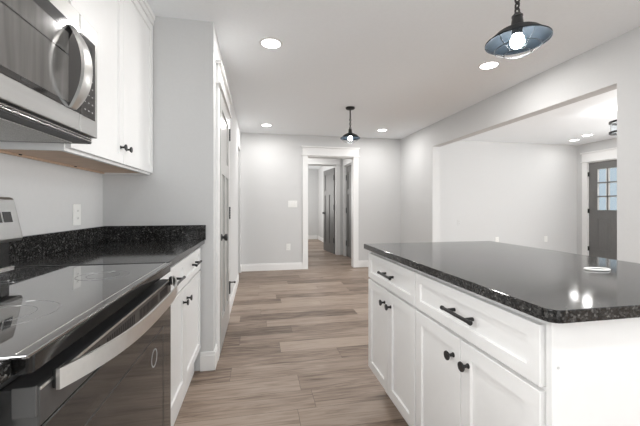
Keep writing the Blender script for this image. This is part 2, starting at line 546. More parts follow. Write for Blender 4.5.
def casing_x(name, y0, y1, x, z, label, wdt=0.09, hh=0.145, wall_t=0.11, out=1):
    t = 0.019 * out
    bx = [(x, x + t, y0 - wdt, y0, 0, z), (x, x + t, y1, y1 + wdt, 0, z),
          (x, x + t * 1.15, y0 - wdt - 0.003, y1 + wdt + 0.003, z + 0.012, z + hh),
          (x, x + t * 2.0, y0 - wdt - 0.018, y1 + wdt + 0.018, z, z + 0.016),
          (x, x + t * 2.3, y0 - wdt - 0.022, y1 + wdt + 0.022, z + hh, z + hh + 0.024),
          (x, x - out * wall_t, y0 - 0.02, y0, 0, z), (x, x - out * wall_t, y1, y1 + 0.02, 0, z), (x, x - out * wall_t, y0 - 0.02, y1 + 0.02, z - 0.018, z)]
    return struct(name, BB(bx, 0.0015), 'trim', label, 'door casing')

casing_y('trim_1', DX0, DX1, YB, DZ, 'white casing around the doorway in the back wall', wdt=0.098)
casing_x('trim_2', HD0 - 0.003, HD1 + 0.003, XC, 2.055, 'white casing around the closet door on the left hall wall')
casing_y('trim_3', 1.00, 1.786, V2, 2.115, 'white casing of the second doorway beyond the back doorway', wall_t=0.11, wdt=0.10)
casing_x('trim_4', 6.43, 7.19, VX, 2.07, 'white casing of the closed gray door inside the small hall', out=-1, wdt=0.085, wall_t=0.12)
casing_x('trim_5', FD0 - 0.003, FD1 + 0.003, XL, FDZ, 'white casing around the gray front door', wdt=0.105, hh=0.18, wall_t=0.14, out=-1)

# ------------------------------------------------------------------ doors
def leaf(w_, h_, th, openings, rec=0.013):
    """door leaf in local x (0..w), y (0..th), z; openings = recessed panels (x0,x1,z0,z1)"""
    bm = bmesh.new()
    xs = sorted({0, w_, *[o[0] for o in openings], *[o[1] for o in openings]})
    zs = sorted({0, h_, *[o[2] for o in openings], *[o[3] for o in openings]})
    box(bm, 0.004, w_ - 0.004, rec, th - rec, 0.004, h_ - 0.004)
    for i in range(len(xs) - 1):
        for k in range(len(zs) - 1):
            mx, mz = (xs[i] + xs[i + 1]) / 2, (zs[k] + zs[k + 1]) / 2
            if any(o[0] < mx < o[1] and o[2] < mz < o[3] for o in openings):
                continue
            box(bm, xs[i], xs[i + 1], 0, th, zs[k], zs[k + 1])
    bmesh.ops.remove_doubles(bm, verts=bm.verts[:], dist=1e-5)
    return bm

def xform(bm, hinge, ang):
    mt = Matrix.Translation(Vector(hinge)) @ Matrix.Rotation(ang, 4, 'Z')
    bm.transform(mt)
    return bm

def craftsman(w_, h_):
    s = 0.115
    mid = w_ / 2
    return [(s, w_ - s, h_ - 0.12 - 0.40, h_ - 0.12), (s, mid - 0.05, 0.22, h_ - 0.64), (mid + 0.05, w_ - s, 0.22, h_ - 0.64)]

def hinge_bm(hz, at, ang, side, big=False):
    bm = bmesh.new()
    rb, hl = (0.0115, 0.060) if big else (0.0085, 0.045)
    for k in range(5):
        z0 = hz - hl + k * hl * 0.404
        lathe(bm, [(rb, z0), (rb, z0 + hl * 0.367)], (0, side, 0), 'z', 10)
    box(bm, 0.0, 0.028, side - 0.003, side + 0.001, hz - hl, hz + hl)
    box(bm, -0.024, 0.0, side - 0.003, side + 0.001, hz - hl, hz + hl)
    return xform(bm, at, ang)

def knob_bm(x, z, th, at, ang):
    bm = bmesh.new()
    for s, y in ((-1, 0), (1, th)):
        lathe(bm, [(0.028, 0), (0.028, 0.004 * s), (0.022, 0.007 * s), (0.012, 0.009 * s), (0.011, 0.018 * s), (0.022, 0.024 * s), (0.0285, 0.034 * s), (0.025, 0.045 * s), (0.0, 0.050 * s)], (x, y, z), 'y', 20, cap=False)
    return xform(bm, at, ang)

def swing_door(name, label, hinge, ang, w_, h_, hs, knob_z=0.92, openings=None, hside=0.0, paint='doorgray'):
    d = sthing(name, label, 'door', hinge)
    th = 0.035
    at = (hinge[0], hinge[1], 0)
    lf = obj('door_leaf', xform(leaf(w_, h_, th, openings or craftsman(w_, h_)), (hinge[0], hinge[1], hinge[2]), ang), paint, d)
    for hz in hs:
        obj('hinge', hinge_bm(hz, at, ang, hside, True), 'black', d, 40, 'black hinge')
    obj('door_knob', knob_bm(w_ - 0.065, knob_z, th, at, ang), 'black', d, 40, 'black round door knob')
    return d
# closet door in the hall: leaf runs from the far hinge (y=HD1) towards us, face towards +x
d1 = swing_door('door_1', 'gray panel closet door set in the left hall wall', (XC - 0.012, HD1, 0.012), -PI / 2, HD1 - HD0, 2.035, (0.33, 1.08, 1.86), 0.90, hside=0.035, paint='doorsheen')
# its face is at local y = th (towards +x): hinges and a hinge-pin stop stand there
ds = bmesh.new()
hx = XC + 0.026
lathe(ds, [(0.006, 0), (0.006, 0.045)], (hx, HD1 - 0.004, 0.385), 'x', 10)
lathe(ds, [(0.011, 0.045), (0.011, 0.058)], (hx, HD1 - 0.004, 0.385), 'x', 12)
box(ds, hx - 0.008, hx + 0.008, HD1 - 0.012, HD1 + 0.006, 0.376, 0.394)
obj('door_stop', ds, 'black', d1, 40, 'black hinge pin door stop')
# closed door on the right of the small hall, and the open door beyond
swing_door('door_2', 'closed gray door on the right side of the small hall', (VX + 0.03, 7.185, 0.012), -PI / 2, 0.75, 2.04, (0.30, 1.05, 1.80), 0.92, hside=0.0)
oa = math.atan2(8.29 - 7.50, 1.70 - 1.795)
swing_door('door_3', 'gray panel door standing open beyond both doorways', (1.795, 7.515, 0.012), oa, 0.79, 2.05, (0.33, 1.12, 1.83), 0.97, hside=0.035)
# front door: six panelled steel door with a nine light window, leaf hinged on its far side
fd = sthing('door_4', 'gray front door with a small paned window in the living room', 'door', (XL + 0.03, FD1, 0.015))
fw, fh = FD1 - FD0, 2.03
win = (0.165, fw - 0.165, 1.055, 1.875)
fbm = bmesh.new()
th = 0.044
bx = []
for (a0, a1, c0, c1) in ((0, win[0], 0, fh), (win[1], fw, 0, fh), (win[0], win[1], win[3], fh), (win[0], win[1], 0, win[2])):
    box(fbm, a0, a1, 0, th, c0, c1)
obj('door_leaf', xform(fbm, (XL + 0.03, FD1, 0.015), -PI / 2), 'doorgray', fd)
for (a0, a1) in ((0.165, 0.41), (fw - 0.41, fw - 0.165)):
    pb = bmesh.new()
    for s in (-1,):
        for (i0, i1, t0) in ((0.0, 0.016, 0.006), (0.045, None, 0.005)):
            if i1:
                for q in ((a0, a0 + i1, 0.25, 0.90), (a1 - i1, a1, 0.25, 0.90), (a0, a1, 0.25, 0.25 + i1), (a0, a1, 0.90 - i1, 0.90)):
                    box(pb, q[0], q[1], -t0, 0.002, q[2], q[3], 0.002)
            else:
                box(pb, a0 + i0, a1 - i0, -t0, 0.002, 0.25 + i0, 0.90 - i0, 0.004)
    obj('raised_panel', xform(pb, (XL + 0.03, FD1, 0.015), -PI / 2), 'doorgray', fd)
wf = bmesh.new()
fr = 0.03
for q in ((win[0] - fr, win[0], win[2] - fr, win[3] + fr), (win[1], win[1] + fr, win[2] - fr, win[3] + fr), (win[0], win[1], win[2] - fr, win[2]), (win[0], win[1], win[3], win[3] + fr)):
    box(wf, q[0], q[1], -0.012, 0.004, q[2], q[3], 0.003)
cw, chh = (win[1] - win[0]) / 3, (win[3] - win[2]) / 3
for k in (1, 2):
    box(wf, win[0] + k * cw - 0.010, win[0] + k * cw + 0.010, -0.008, 0.030, win[2], win[3], 0.002)
    box(wf, win[0], win[1], -0.008, 0.030, win[2] + k * chh - 0.010, win[2] + k * chh + 0.010, 0.002)
wfo = obj('window_frame', xform(wf, (XL + 0.03, FD1, 0.015), -PI / 2), 'doorgray', fd)
for i in range(3):
    for k in range(3):
        x0 = win[0] + i * cw + (0.010 if i else 0)
        x1 = win[0] + (i + 1) * cw - (0.010 if i < 2 else 0)
        z0 = win[2] + k * chh + (0.010 if k else 0)
        z1 = win[2] + (k + 1) * chh - (0.010 if k < 2 else 0)
        bd = bmesh.new()  # white strips put in for the bright daylight along the pane edges
        box(bd, x0, x0 + 0.022, 0.006, 0.018, z0, z1)
        box(bd, x1 - 0.022, x1, 0.006, 0.018, z0, z1)
        box(bd, x0, x1, 0.006, 0.018, z1 - 0.008, z1)
        obj('bright_edge_strip', xform(bd, (XL + 0.03, FD1, 0.015), -PI / 2), 'trim', wfo, label='white strip standing in for bright daylight at the pane edge')
        obj('pane', xform(B(x0, x1, 0.019, 0.024, z0, z1), (XL + 0.03, FD1, 0.015), -PI / 2), 'pane', wfo, label='clear glass pane')
for hz in (0.28, 1.05, 1.80):
    obj('hinge', hinge_bm(hz, (XL + 0.03, FD1, 0), -PI / 2, -0.024), 'black', fd, 40, 'dark hinge')
obj('door_knob', knob_bm(fw - 0.07, 0.95, th, (XL + 0.03, FD1, 0), -PI / 2), 'black', fd, 40, 'black round door knob')
obj('threshold', B(XL + 0.005, XL + 0.12, FD0, FD1, 0.0, 0.014, bevel=0.003), 'steel', fd)

# unseen windows added behind and beside the viewer to admit the fill lights
def added_rear_window(name, W, label):
    o = sthing(name, label, 'window', ((W[0] + W[1]) / 2, YR - 0.06, W[2]))
    fr = bmesh.new()
    y0, y1 = YR - 0.09, YR - 0.04
    f = 0.05
    for q in ((W[0], W[0] + f, W[2], W[3]), (W[1] - f, W[1], W[2], W[3]), (W[0] + f, W[1] - f, W[2], W[2] + f), (W[0] + f, W[1] - f, W[3] - f, W[3]),
              ((W[0] + W[1]) / 2 - 0.03, (W[0] + W[1]) / 2 + 0.03, W[2] + f, W[3] - f)):
        box(fr, q[0], q[1], y0, y1, q[2], q[3], 0.002)
    obj('window_frame', fr, 'trim', o)
added_rear_window('added_window_1', W1, 'added wide white framed window, unseen in the kitchen rear wall')
added_rear_window('added_window_2', W2, 'added wide white framed window, unseen in the living room rear wall')
o = sthing('added_window_4', 'added white framed counter window, unseen in the kitchen wall beside the viewer', 'window', (XW - 0.07, -0.225, 1.04))  # added over the counter, out of view, for side light
obj('window_frame', BB([(XW - 0.10, XW - 0.05, -0.85, -0.80, 1.04, 2.22), (XW - 0.10, XW - 0.05, 0.35, 0.40, 1.04, 2.22), (XW - 0.10, XW - 0.05, -0.80, 0.35, 1.04, 1.09),
                        (XW - 0.10, XW - 0.05, -0.80, 0.35, 2.17, 2.22), (XW - 0.10, XW - 0.05, -0.80, 0.35, 1.61, 1.65)], 0.002), 'trim', o)
o = sthing('added_window_5', 'added white framed near front window, unseen in the living room right wall', 'window', (XL + 0.07, -0.75, 0.2))  # added out of view to light the left side of the kitchen
obj('window_frame', BB([(XL + 0.05, XL + 0.10, -1.75, -1.7, 0.2, 2.3), (XL + 0.05, XL + 0.10, 0.2, 0.25, 0.2, 2.3), (XL + 0.05, XL + 0.10, -1.7, 0.2, 0.2, 0.25),
                        (XL + 0.05, XL + 0.10, -1.7, 0.2, 2.25, 2.3), (XL + 0.05, XL + 0.10, -0.78, -0.72, 0.25, 2.25)], 0.002), 'trim', o)
o = sthing('added_window_3', 'added white framed front window, unseen in the living room right wall', 'window', (XL + 0.07, 2.3, W3[2]))  # added out of view to send light through the wide opening
obj('window_frame', BB([(XL + 0.05, XL + 0.10, 0.5, 0.55, 0.3, 2.3), (XL + 0.05, XL + 0.10, 4.05, 4.1, 0.3, 2.3), (XL + 0.05, XL + 0.10, 0.55, 4.05, 0.3, 0.35),
                        (XL + 0.05, XL + 0.10, 0.55, 4.05, 2.25, 2.3), (XL + 0.05, XL + 0.10, 1.67, 1.73, 0.35, 2.25), (XL + 0.05, XL + 0.10, 2.87, 2.93, 0.35, 2.25)], 0.002), 'trim', o)

# ------------------------------------------------------------------ cabinet builders
def shaker(x, d, y0, y1, z0, z1, rail=0.065, th=0.02, rec=0.009):
    """slab whose face looks towards d*x at plane x, with a recessed centre panel"""
    bm = bmesh.new()
    box(bm, x - d * th, x, y0, y1, z0, z1)
    bm.faces.ensure_lookup_table()
    f = [q for q in bm.faces if q.normal.x * d > 0.9][0]
    bmesh.ops.inset_region(bm, faces=[f], thickness=rail, depth=0)
    f = [q for q in bm.faces if q.normal.x * d > 0.9 and all(abs(v.co.y - y0) > rail * .5 and abs(v.co.y - y1) > rail * .5 for v in q.verts)][0]
    bmesh.ops.inset_region(bm, faces=[f], thickness=0.0025, depth=-rec)
    out = [e for e in bm.edges if all(abs(v.co.x - x) < 1e-5 for v in e.verts) and
           (all(abs(v.co.y - y0) < 1e-5 for v in e.verts) or all(abs(v.co.y - y1) < 1e-5 for v in e.verts) or
            all(abs(v.co.z - z0) < 1e-5 for v in e.verts) or all(abs(v.co.z - z1) < 1e-5 for v in e.verts))]
    bmesh.ops.bevel(bm, geom=out, offset=0.0018, segments=2, profile=0.5, affect='EDGES')
    return bm

def pull(x, d, yc, z, ln=0.150):
    bm = bmesh.new()
    xo = x + d * 0.030
    tube(bm, [(xo, yc - ln / 2, z), (xo, yc + ln / 2, z)], 0.006, 12)
    for s in (-1, 1):
        lathe(bm, [(0.0065, 0), (0.0055, d * 0.030)], (x, yc + s * (ln / 2 - 0.027), z), 'x', 12)
        lathe(bm, [(0.0075, 0), (0.0075, 0.007)], (xo, yc + s * (ln / 2) - 0.0035, z), 'y', 12)
    return bm

def knob(x, d, y, z):
    bm = bmesh.new()
    lathe(bm, [(0.0085, 0), (0.0085, 0.002 * d), (0.0055, 0.004 * d), (0.0048, 0.018 * d), (0.013, 0.021 * d), (0.0158, 0.0245 * d), (0.0150, 0.028 * d), (0.0, 0.029 * d)], (x, y, z), 'x', 20, cap=False)
    return bm

def base_cabinet(name, label, x, d, y0, y1, xback, drawers, doors, knob_ys, pulls, cat='cabinet', zd=(0.168, 0.702), zdr=(0.714, 0.862), group=None, toe=0.055, toe_m='cabinet', zbot=0.125, ztop=0.882):
    """x = face of the doors, d = way they face, xback = back of the box"""
    t = thing(name, label, cat, ((x + xback) / 2, (y0 + y1) / 2, 0), group)
    xb = x - d * 0.0205
    obj('body', B(xb, xback, y0, y1, zbot, ztop, bevel=0.001), 'cabinet', t)
    obj('toe_kick', B(x - d * toe, x - d * (toe + 0.016), y0 + 0.002, y1 - 0.002, 0, zbot), toe_m, t)
    obj('plinth', B(x - d * (toe + 0.017), xback, y0 + 0.01, y1 - 0.01, 0, zbot), toe_m, t)
    for (a, b), p in zip(drawers, pulls):
        q = obj('drawer', shaker(x, d, a, b, zdr[0], zdr[1], 0.052 if b - a > 0.3 else 0.045), 'cabinet', t, 20)
        obj('pull', pull(x, d, p, 0.792), 'black', q, 40, 'black bar pull')
    for (a, b), k in zip(doors, knob_ys):
        q = obj('door', shaker(x, d, a, b, zd[0], zd[1], 0.068), 'cabinet', t, 20)
        obj('knob', knob(x, d, k, 0.634), 'black', q, 40, 'black round knob')
    return t

# left run ---------------------------------------------------------
base_cabinet('base_cabinet', 'white base cabinet beyond the range, with two drawers and two doors', -0.395, 1, 1.400, 2.352, XW + 0.004,
             [(1.405, 1.868), (1.874, 2.346)], [(1.405, 1.868), (1.874, 2.346)], [1.825, 1.915], [1.634, 2.11], toe=0.042, zbot=0.15)
base_cabinet('base_cabinet', 'white base cabinet on the near side of the range, cut by the frame edge', -0.395, 1, -0.33, 0.572, XW + 0.004,
             [(-0.322, 0.114), (0.120, 0.566)], [(-0.322, 0.114), (0.120, 0.566)], [0.065, 0.157], [-0.107, 0.331], toe=0.042, zbot=0.15)

def countertop(name, label, x0, x1, y0, y1, z0=0.884, z1=0.914, bevel=0.007, corner=0.0):
    bm = bmesh.new()
    box(bm, x0, x1, y0, y1, z0, z1)
    if corner:
        es = [e for e in bm.edges if abs(e.verts[0].co.z - e.verts[1].co.z) > 0.01 and abs(e.verts[0].co.x - x0) < 1e-4 and abs(e.verts[0].co.y - y0) < 1e-4]
        bmesh.ops.bevel(bm, geom=es, offset=corner, segments=6, profile=0.5, affect='EDGES')
    es = [e for e in bm.edges if e.verts[0].co.z > z1 - 1e-5 and e.verts[1].co.z > z1 - 1e-5]
    bmesh.ops.bevel(bm, geom=es, offset=bevel, segments=3, profile=0.5, affect='EDGES')
    es = [e for e in bm.edges if e.verts[0].co.z < z0 + 1e-5 and e.verts[1].co.z < z0 + 1e-5]
    bmesh.ops.bevel(bm, geom=es, offset=bevel * 0.5, segments=2, profile=0.5, affect='EDGES')
    return obj(name, bm, 'granite')
ct = thing('countertop', 'black granite countertop between the range and the end wall', 'countertop', (-0.69, 1.88, 0.884))
def slab(x0, x1, y0, y1, z0=0.884, z1=0.914, bevel=0.004):
    return B(x0, x1, y0, y1, z0, z1, bevel=bevel)
obj('slab', slab(XW + 0.002, -0.37, 1.393, Y1 - 0.002), 'granite', ct)
obj('backsplash', slab(XW + 0.002, XW + 0.022, 1.393, Y1 - 0.002, 0.9145, 1.016, 0.002), 'granite', ct)
obj('backsplash', slab(XW + 0.023, -0.362, Y1 - 0.022, Y1 - 0.002, 0.9145, 1.016, 0.002), 'granite', ct)
ct2 = thing('countertop', 'black granite countertop corner on the near side of the range', 'countertop', (-0.69, 0.1, 0.884))
obj('slab', slab(XW + 0.002, -0.37, -0.34, 0.574), 'granite', ct2)
obj('backsplash', slab(XW + 0.002, XW + 0.022, -0.34, 0.574, 0.9145, 1.016, 0.002), 'granite', ct2)

# range ------------------------------------------------------------
rg = thing('range', 'stainless and black glass-top electric range at lower left', 'range', (-0.68, 0.965, 0))
RY0, RY1 = 0.577, 1.390
obj('body', B(-0.985, -0.405, RY0 + 0.004, RY1 - 0.004, 0.03, 0.884, bevel=0.002), 'darkgray', rg)
fb = bmesh.new()
for (fx, fy) in ((-0.95, RY0 + 0.05), (-0.95, RY1 - 0.05), (-0.46, RY0 + 0.05), (-0.46, RY1 - 0.05)):
    f1 = bmesh.new()
    lathe(f1, [(0.018, 0), (0.018, 0.008), (0.010, 0.010), (0.010, 0.03)], (fx, fy, 0), 'z', 12)
    obj('foot', f1, 'black', rg, 40)
fb.free()
cb = bmesh.new()
box(cb, -0.985, -0.347, RY0, RY1, 0.886, 0.914)
es = [e for e in cb.edges if abs(e.verts[0].co.z - e.verts[1].co.z) > 0.01 and e.verts[0].co.x > -0.4]
bmesh.ops.bevel(cb, geom=es, offset=0.008, segments=3, profile=0.5, affect='EDGES')
es = [e for e in cb.edges if e.verts[0].co.z > 0.9135 and e.verts[1].co.z > 0.9135]
bmesh.ops.bevel(cb, geom=es, offset=0.002, segments=2, profile=0.5, affect='EDGES')
ck = obj('cooktop', cb, 'blackgloss', rg)
obj('glass_surface', B(-0.985, -0.345, RY0 - 0.013, RY1 + 0.006, 0.9145, 0.9205, bevel=0.002), 'ceran', ck)
def ring(r0, r1, c, z):
    bm = bmesh.new()
    n = 64
    A = [bm.verts.new((c[0] + r0 * math.cos(2 * PI * k / n), c[1] + r0 * math.sin(2 * PI * k / n), z)) for k in range(n)]
    C = [bm.verts.new((c[0] + r1 * math.cos(2 * PI * k / n), c[1] + r1 * math.sin(2 * PI * k / n), z)) for k in range(n)]
    for k in range(n):
        bm.faces.new((A[k], C[k], C[(k + 1) % n], A[(k + 1) % n]))
    r = bmesh.ops.extrude_face_region(bm, geom=bm.faces[:])
    for v in r['geom']:
        if isinstance(v, bmesh.types.BMVert):
            v.co.z -= 0.0006
    return bm
for (bx_, by_, rr) in ((-0.535, 0.785, 0.105), (-0.50, 1.17, 0.075), (-0.80, 0.80, 0.075), (-0.79, 1.17, 0.09)):
    obj('burner_ring', ring(rr - 0.003, rr, (bx_, by_), 0.9208), 'ringprint', ck)
    obj('burner_ring', ring(rr * 0.62 - 0.002, rr * 0.62, (bx_, by_), 0.9208), 'ringprint', ck)
obj('front_trim', B(-0.3655, -0.3630, RY0 - 0.005, RY1 - 0.005, 0.9190, 0.9212, bevel=0.0005), 'steelv', ck)
obj('side_trim', B(-0.90, -0.352, RY1 - 0.006, RY1 + 0.0065, 0.9195, 0.9222, bevel=0.001), 'black', ck)
# control backguard
bg = bmesh.new()
prof = [(-0.995, 1.022), (-0.995, 1.170), (-0.988, 1.178), (-0.898, 1.180), (-0.889, 1.177), (-0.884, 1.170), (-0.855, 1.032), (-0.859, 1.022)]
prism_y(bg, prof, RY0 + 0.006, RY1 - 0.006)
es = [e for e in bg.edges if all(abs(v.co.y - (RY1 - 0.006)) < 1e-5 for v in e.verts) or all(abs(v.co.y - (RY0 + 0.006)) < 1e-5 for v in e.verts)]
bmesh.ops.bevel(bg, geom=es, offset=0.010, segments=4, profile=0.5, affect='EDGES')
bgo = obj('backguard', bg, 'guardsteel', rg)
obj('riser', B(-0.985, -0.895, RY0 + 0.012, RY1 - 0.016, 0.921, 1.0215, bevel=0.004), 'blackgloss', rg)
obj('riser_trim', B(-0.894, -0.884, RY0 + 0.012, RY1 - 0.010, 0.921, 0.927, bevel=0.001), 'steelv', rg)
def on_guard(y0, y1, z0, z1, t=0.0012):
    """thin plate lying on the sloping front of the backguard"""
    bm = bmesh.new()
    fx = lambda z: -0.855 - (z - 1.032) / (1.176 - 1.032) * 0.029
    vs = []
    for o in (-0.002, t):
        vs.append([bm.verts.new((fx(z) + o, y, z)) for y, z in ((y0, z0), (y1, z0), (y1, z1), (y0, z1))])
    for k in range(4):
        bm.faces.new((vs[0][k], vs[0][(k + 1) % 4], vs[1][(k + 1) % 4], vs[1][k]))
    bm.faces.new(list(reversed(vs[0])))
    bm.faces.new(vs[1])
    return bm
obj('display', on_guard(1.306, 1.344, 1.090, 1.127), 'blackgloss', bgo, label='small black touch panel')
obj('display', on_guard(0.66, 1.296, 1.090, 1.127), 'blackgloss', bgo, label='long black control display')
# oven door
od = obj('oven_door', B(-0.403, -0.346, RY0 + 0.016, RY1 - 0.004, 0.205, 0.790, bevel=0.004), 'ovenglass', rg)
obj('door_top', B(-0.403, -0.346, RY0 + 0.016, RY1 - 0.004, 0.791, 0.855, bevel=0.003), 'vent', od)
obj('top_trim', B(-0.3480, -0.3445, RY0 + 0.018, RY1 - 0.008, 0.8505, 0.8555, bevel=0.001), 'steelv', od, label='bright metal edge strip')
obj('end_cap', B(-0.381, -0.3475, RY0 + 0.010, RY0 + 0.0155, 0.812, 0.860, bevel=0.001), 'endgray', od)
for g0, nn in ((0.70, 8), (0.83, 14), (1.04, 14), (1.24, 8)):
    vs_ = bmesh.new()
    for k in range(nn):
        yy = g0 + k * 0.0125
        box(vs_, -0.350, -0.3454, yy, yy + 0.006, 0.812, 0.840)
    obj('vent_slots', vs_, 'slot', od)
wn_ = bmesh.new()
for q in ((0.66, 0.664, 0.30, 0.70), (1.276, 1.28, 0.30, 0.70), (0.66, 1.28, 0.70, 0.704), (0.66, 1.28, 0.296, 0.30)):
    box(wn_, -0.3465, -0.3456, *q)
obj('window_border', wn_, 'darkgray', od)
em = bmesh.new()
lathe(em, [(0.030, 0), (0.030, 0.0009), (0.0255, 0.0009), (0.0255, 0)], (-0.3462, 1.175, 0.635), 'x', 32, cap=False)
obj('round_emblem', em, 'legend', od, label='thin pale ring printed on the oven glass')
# bowed flat handle
def bow_y(y0, y1, x_end, bow, z0, z1, t, n=28):
    bm = bmesh.new()
    rows = []
    for k in range(n + 1):
        u = k / n
        s = 2 * u - 1
        x = x_end + bow * (1 - abs(s) ** 3)
        y = y0 + (y1 - y0) * u
        rows.append([bm.verts.new(p) for p in ((x, y, z0), (x, y, z1), (x - t, y, z1), (x - t, y, z0))])
    for a, b in zip(rows, rows[1:]):
        for k in range(4):
            bm.faces.new((a[k], a[(k + 1) % 4], b[(k + 1) % 4], b[k]))
    bm.faces.new(rows[0])
    bm.faces.new(list(reversed(rows[-1])))
    es = [e for e in bm.edges if abs(e.verts[0].co.y - e.verts[1].co.y) > 1e-4 and False]
    return bm
oh = obj('handle', bow_y(0.624, 1.378, -0.333, 0.060, 0.834, 0.870, 0.006), 'steelv', od, 35, 'bowed stainless bar handle')
for yy in (0.626, 1.352):
    obj('handle_mount', B(-0.3455, -0.3395, yy, yy + 0.024, 0.836, 0.868, bevel=0.001), 'black', oh)
obj('storage_drawer', B(-0.403, -0.366, RY0 + 0.016, RY1 - 0.006, 0.045, 0.196, bevel=0.004), 'steel', rg)

# upper cabinets -----------------------------------------------------
UX = -0.703
def upper(label, y0, y1, z0, z1, doors, knobs, kz, ztop_filler=None):
    t = thing('wall_cabinet', label, 'cabinet', ((UX + XW) / 2, (y0 + y1) / 2, z0))
    xb = UX - 0.0205
    sh = bmesh.new()
    box(sh, XW + 0.003, xb, y0, y0 + 0.016, z0, z1)
    box(sh, XW + 0.003, xb, y1 - 0.016, y1, z0, z1)
    box(sh, XW + 0.003, xb, y0 + 0.016, y1 - 0.016, z1 - 0.016, z1)
    box(sh, xb - 0.02, xb, y0 + 0.016, y1 - 0.016, z0, z1)
    obj('body', sh, 'cabinet', t)
    obj('bottom_panel', B(XW + 0.003, xb - 0.0205, y0 + 0.0165, y1 - 0.0165, z0 + 0.010, z0 + 0.022), 'birch', t, label='unpainted wood underside')
    sc = bmesh.new()
    box(sc, XW + 0.0035, XW + 0.018, y0 + 0.0165, y1 - 0.0165, z0 + 0.001, z0 + 0.0095)
    obj('hanging_rail', sc, 'birch', t, label='unpainted wood rail')
    for k, yk in enumerate((y0 + 0.20, y0 + 0.62)):
        s1 = bmesh.new()
        lathe(s1, [(0.006, 0), (0.006, 0.004), (0, 0.005)], (XW + 0.022, yk, z0 + 0.0045), 'z', 12)
        obj('screw', s1, 'black', t)
    for (a, b), k in zip(doors, knobs):
        q = obj('door', shaker(UX, 1, a, b, z0 + 0.012, z1 - 0.012, 0.066), 'cabinet', t, 20)
        obj('knob', knob(UX, 1, k, kz), 'black', q, 40, 'black round knob')
    obj('crown', BB([(xb, UX + 0.004, y0, y1, z1 - 0.008, H - 0.002), (xb, UX + 0.014, y0, y1, z1 + 0.03, H - 0.002)], 0.002), 'cabinet', t)
    return t
upper('tall white wall cabinet between microwave and end wall', 1.382, 2.366, 1.358, 2.375, [(1.388, 1.872), (1.876, 2.360)], [1.838, 1.910], 1.452)
upper('short white wall cabinet directly above the microwave', 0.574, 1.379, 1.812, 2.375, [(0.580, 0.974), (0.978, 1.373)], [0.94, 1.012], 1.86)

# microwave ----------------------------------------------------------
mw = thing('microwave', 'stainless over-range microwave under the short wall cabinet', 'microwave', (-0.8, 0.97, 1.37))
MY0, MY1, MS = 0.582, 1.360, 1.238
MX = -0.600
obj('body', B(XW + 0.003, -0.642, MY0, MY1, 1.392, 1.808, bevel=0.002), 'darkgray', mw)
md = obj('door', B(-0.641, MX, MY0, MS - 0.001, 1.402, 1.806, bevel=0.003), 'mwsteel', mw, label='stainless door')
obj('glass', B(-0.606, MX + 0.0022, MY0 + 0.02, MS - 0.001, 1.462, 1.744, bevel=0.0012), 'mwglass', md, label='black glass door front')
obj('window_screen', B(-0.604, MX + 0.0026, MY0 + 0.05, 1.165, 1.480, 1.700), 'mwscreen', md)
obj('window_groove', B(MX + 0.002, MX + 0.0029, MY0 + 0.05, 1.165, 1.628, 1.633), 'mwglass', md)
cp = obj('control_panel', B(-0.641, MX, MS + 0.001, MY1, 1.402, 1.806, bevel=0.003), 'mwsteel', mw)
obj('keypad', B(-0.606, MX + 0.0022, MS + 0.001, MY1 - 0.022, 1.462, 1.744, bevel=0.0012), 'mwglass', cp, label='black glass keypad')
for r_ in range(7):
    kb = bmesh.new()
    for c_ in range(3):
        y = MS + 0.024 + c_ * 0.025
        z = 1.485 + r_ * 0.028
        box(kb, MX + 0.0015, MX + 0.0027, y, y + 0.008, z, z + 0.004)
    obj('key_row', kb, 'legend', cp)
box_disp = B(MX + 0.0015, MX + 0.0028, MS + 0.022, MY1 - 0.045, 1.690, 1.722)
obj('display', box_disp, 'blackgloss', cp)
def bow_z(y, wd, z0, z1, x_end, bow, t, n=28):
    bm = bmesh.new()
    rows = []
    for k in range(n + 1):
        u = k / n
        s = 2 * u - 1
        x = x_end + bow * (1 - abs(s) ** 2.2)
        z = z0 + (z1 - z0) * u
        ww = wd * (0.55 + 0.45 * (1 - abs(s) ** 3))
        rows.append([bm.verts.new(p) for p in ((x, y - ww / 2, z), (x + t * .35, y, z), (x, y + ww / 2, z), (x - t, y + ww / 2, z), (x - t, y - ww / 2, z))])
    for a, b in zip(rows, rows[1:]):
        for k in range(5):
            bm.faces.new((a[k], a[(k + 1) % 5], b[(k + 1) % 5], b[k]))
    bm.faces.new(rows[0])
    bm.faces.new(list(reversed(rows[-1])))
    return bm
obj('handle', bow_z(1.182, 0.052, 1.464, 1.730, MX + 0.010, 0.043, 0.010), 'steelv', md, 40, 'bowed stainless handle')
obj('latch_window', B(MX + 0.001, MX + 0.003, 0.955, 0.985, 1.470, 1.478), 'black', md)
# underside: grille lip, dark tray, two mesh filters, lamp lens
gl = bmesh.new()
box(gl, -0.641, -0.612, MY0 + 0.01, MY1 - 0.02, 1.3785, 1.4005)
obj('vent_grille', gl, 'black', mw)
for k in range(2):
    g1 = bmesh.new()
    tube(g1, [(-0.610, MY0 + 0.012, 1.394 - k * 0.009), (-0.610, MY1 - 0.022, 1.394 - k * 0.009)], 0.0022, 8)
    obj('grille_bar', g1, 'steelv', mw, 40, 'thin bright grille bar')
obj('underside_tray', B(XW + 0.004, -0.614, MY0 + 0.012, MY1 - 0.014, 1.378, 1.3915, bevel=0.002), 'darkgray', mw)
for a, b in ((0.62, 0.962), (0.970, 1.312)):
    obj('grease_filter', B(-0.93, -0.662, a, b, 1.3745, 1.3775), 'mesh', mw)
obj('lamp_lens', B(-0.985, -0.945, 0.90, 1.04, 1.3745, 1.3775), 'plastic', mw)

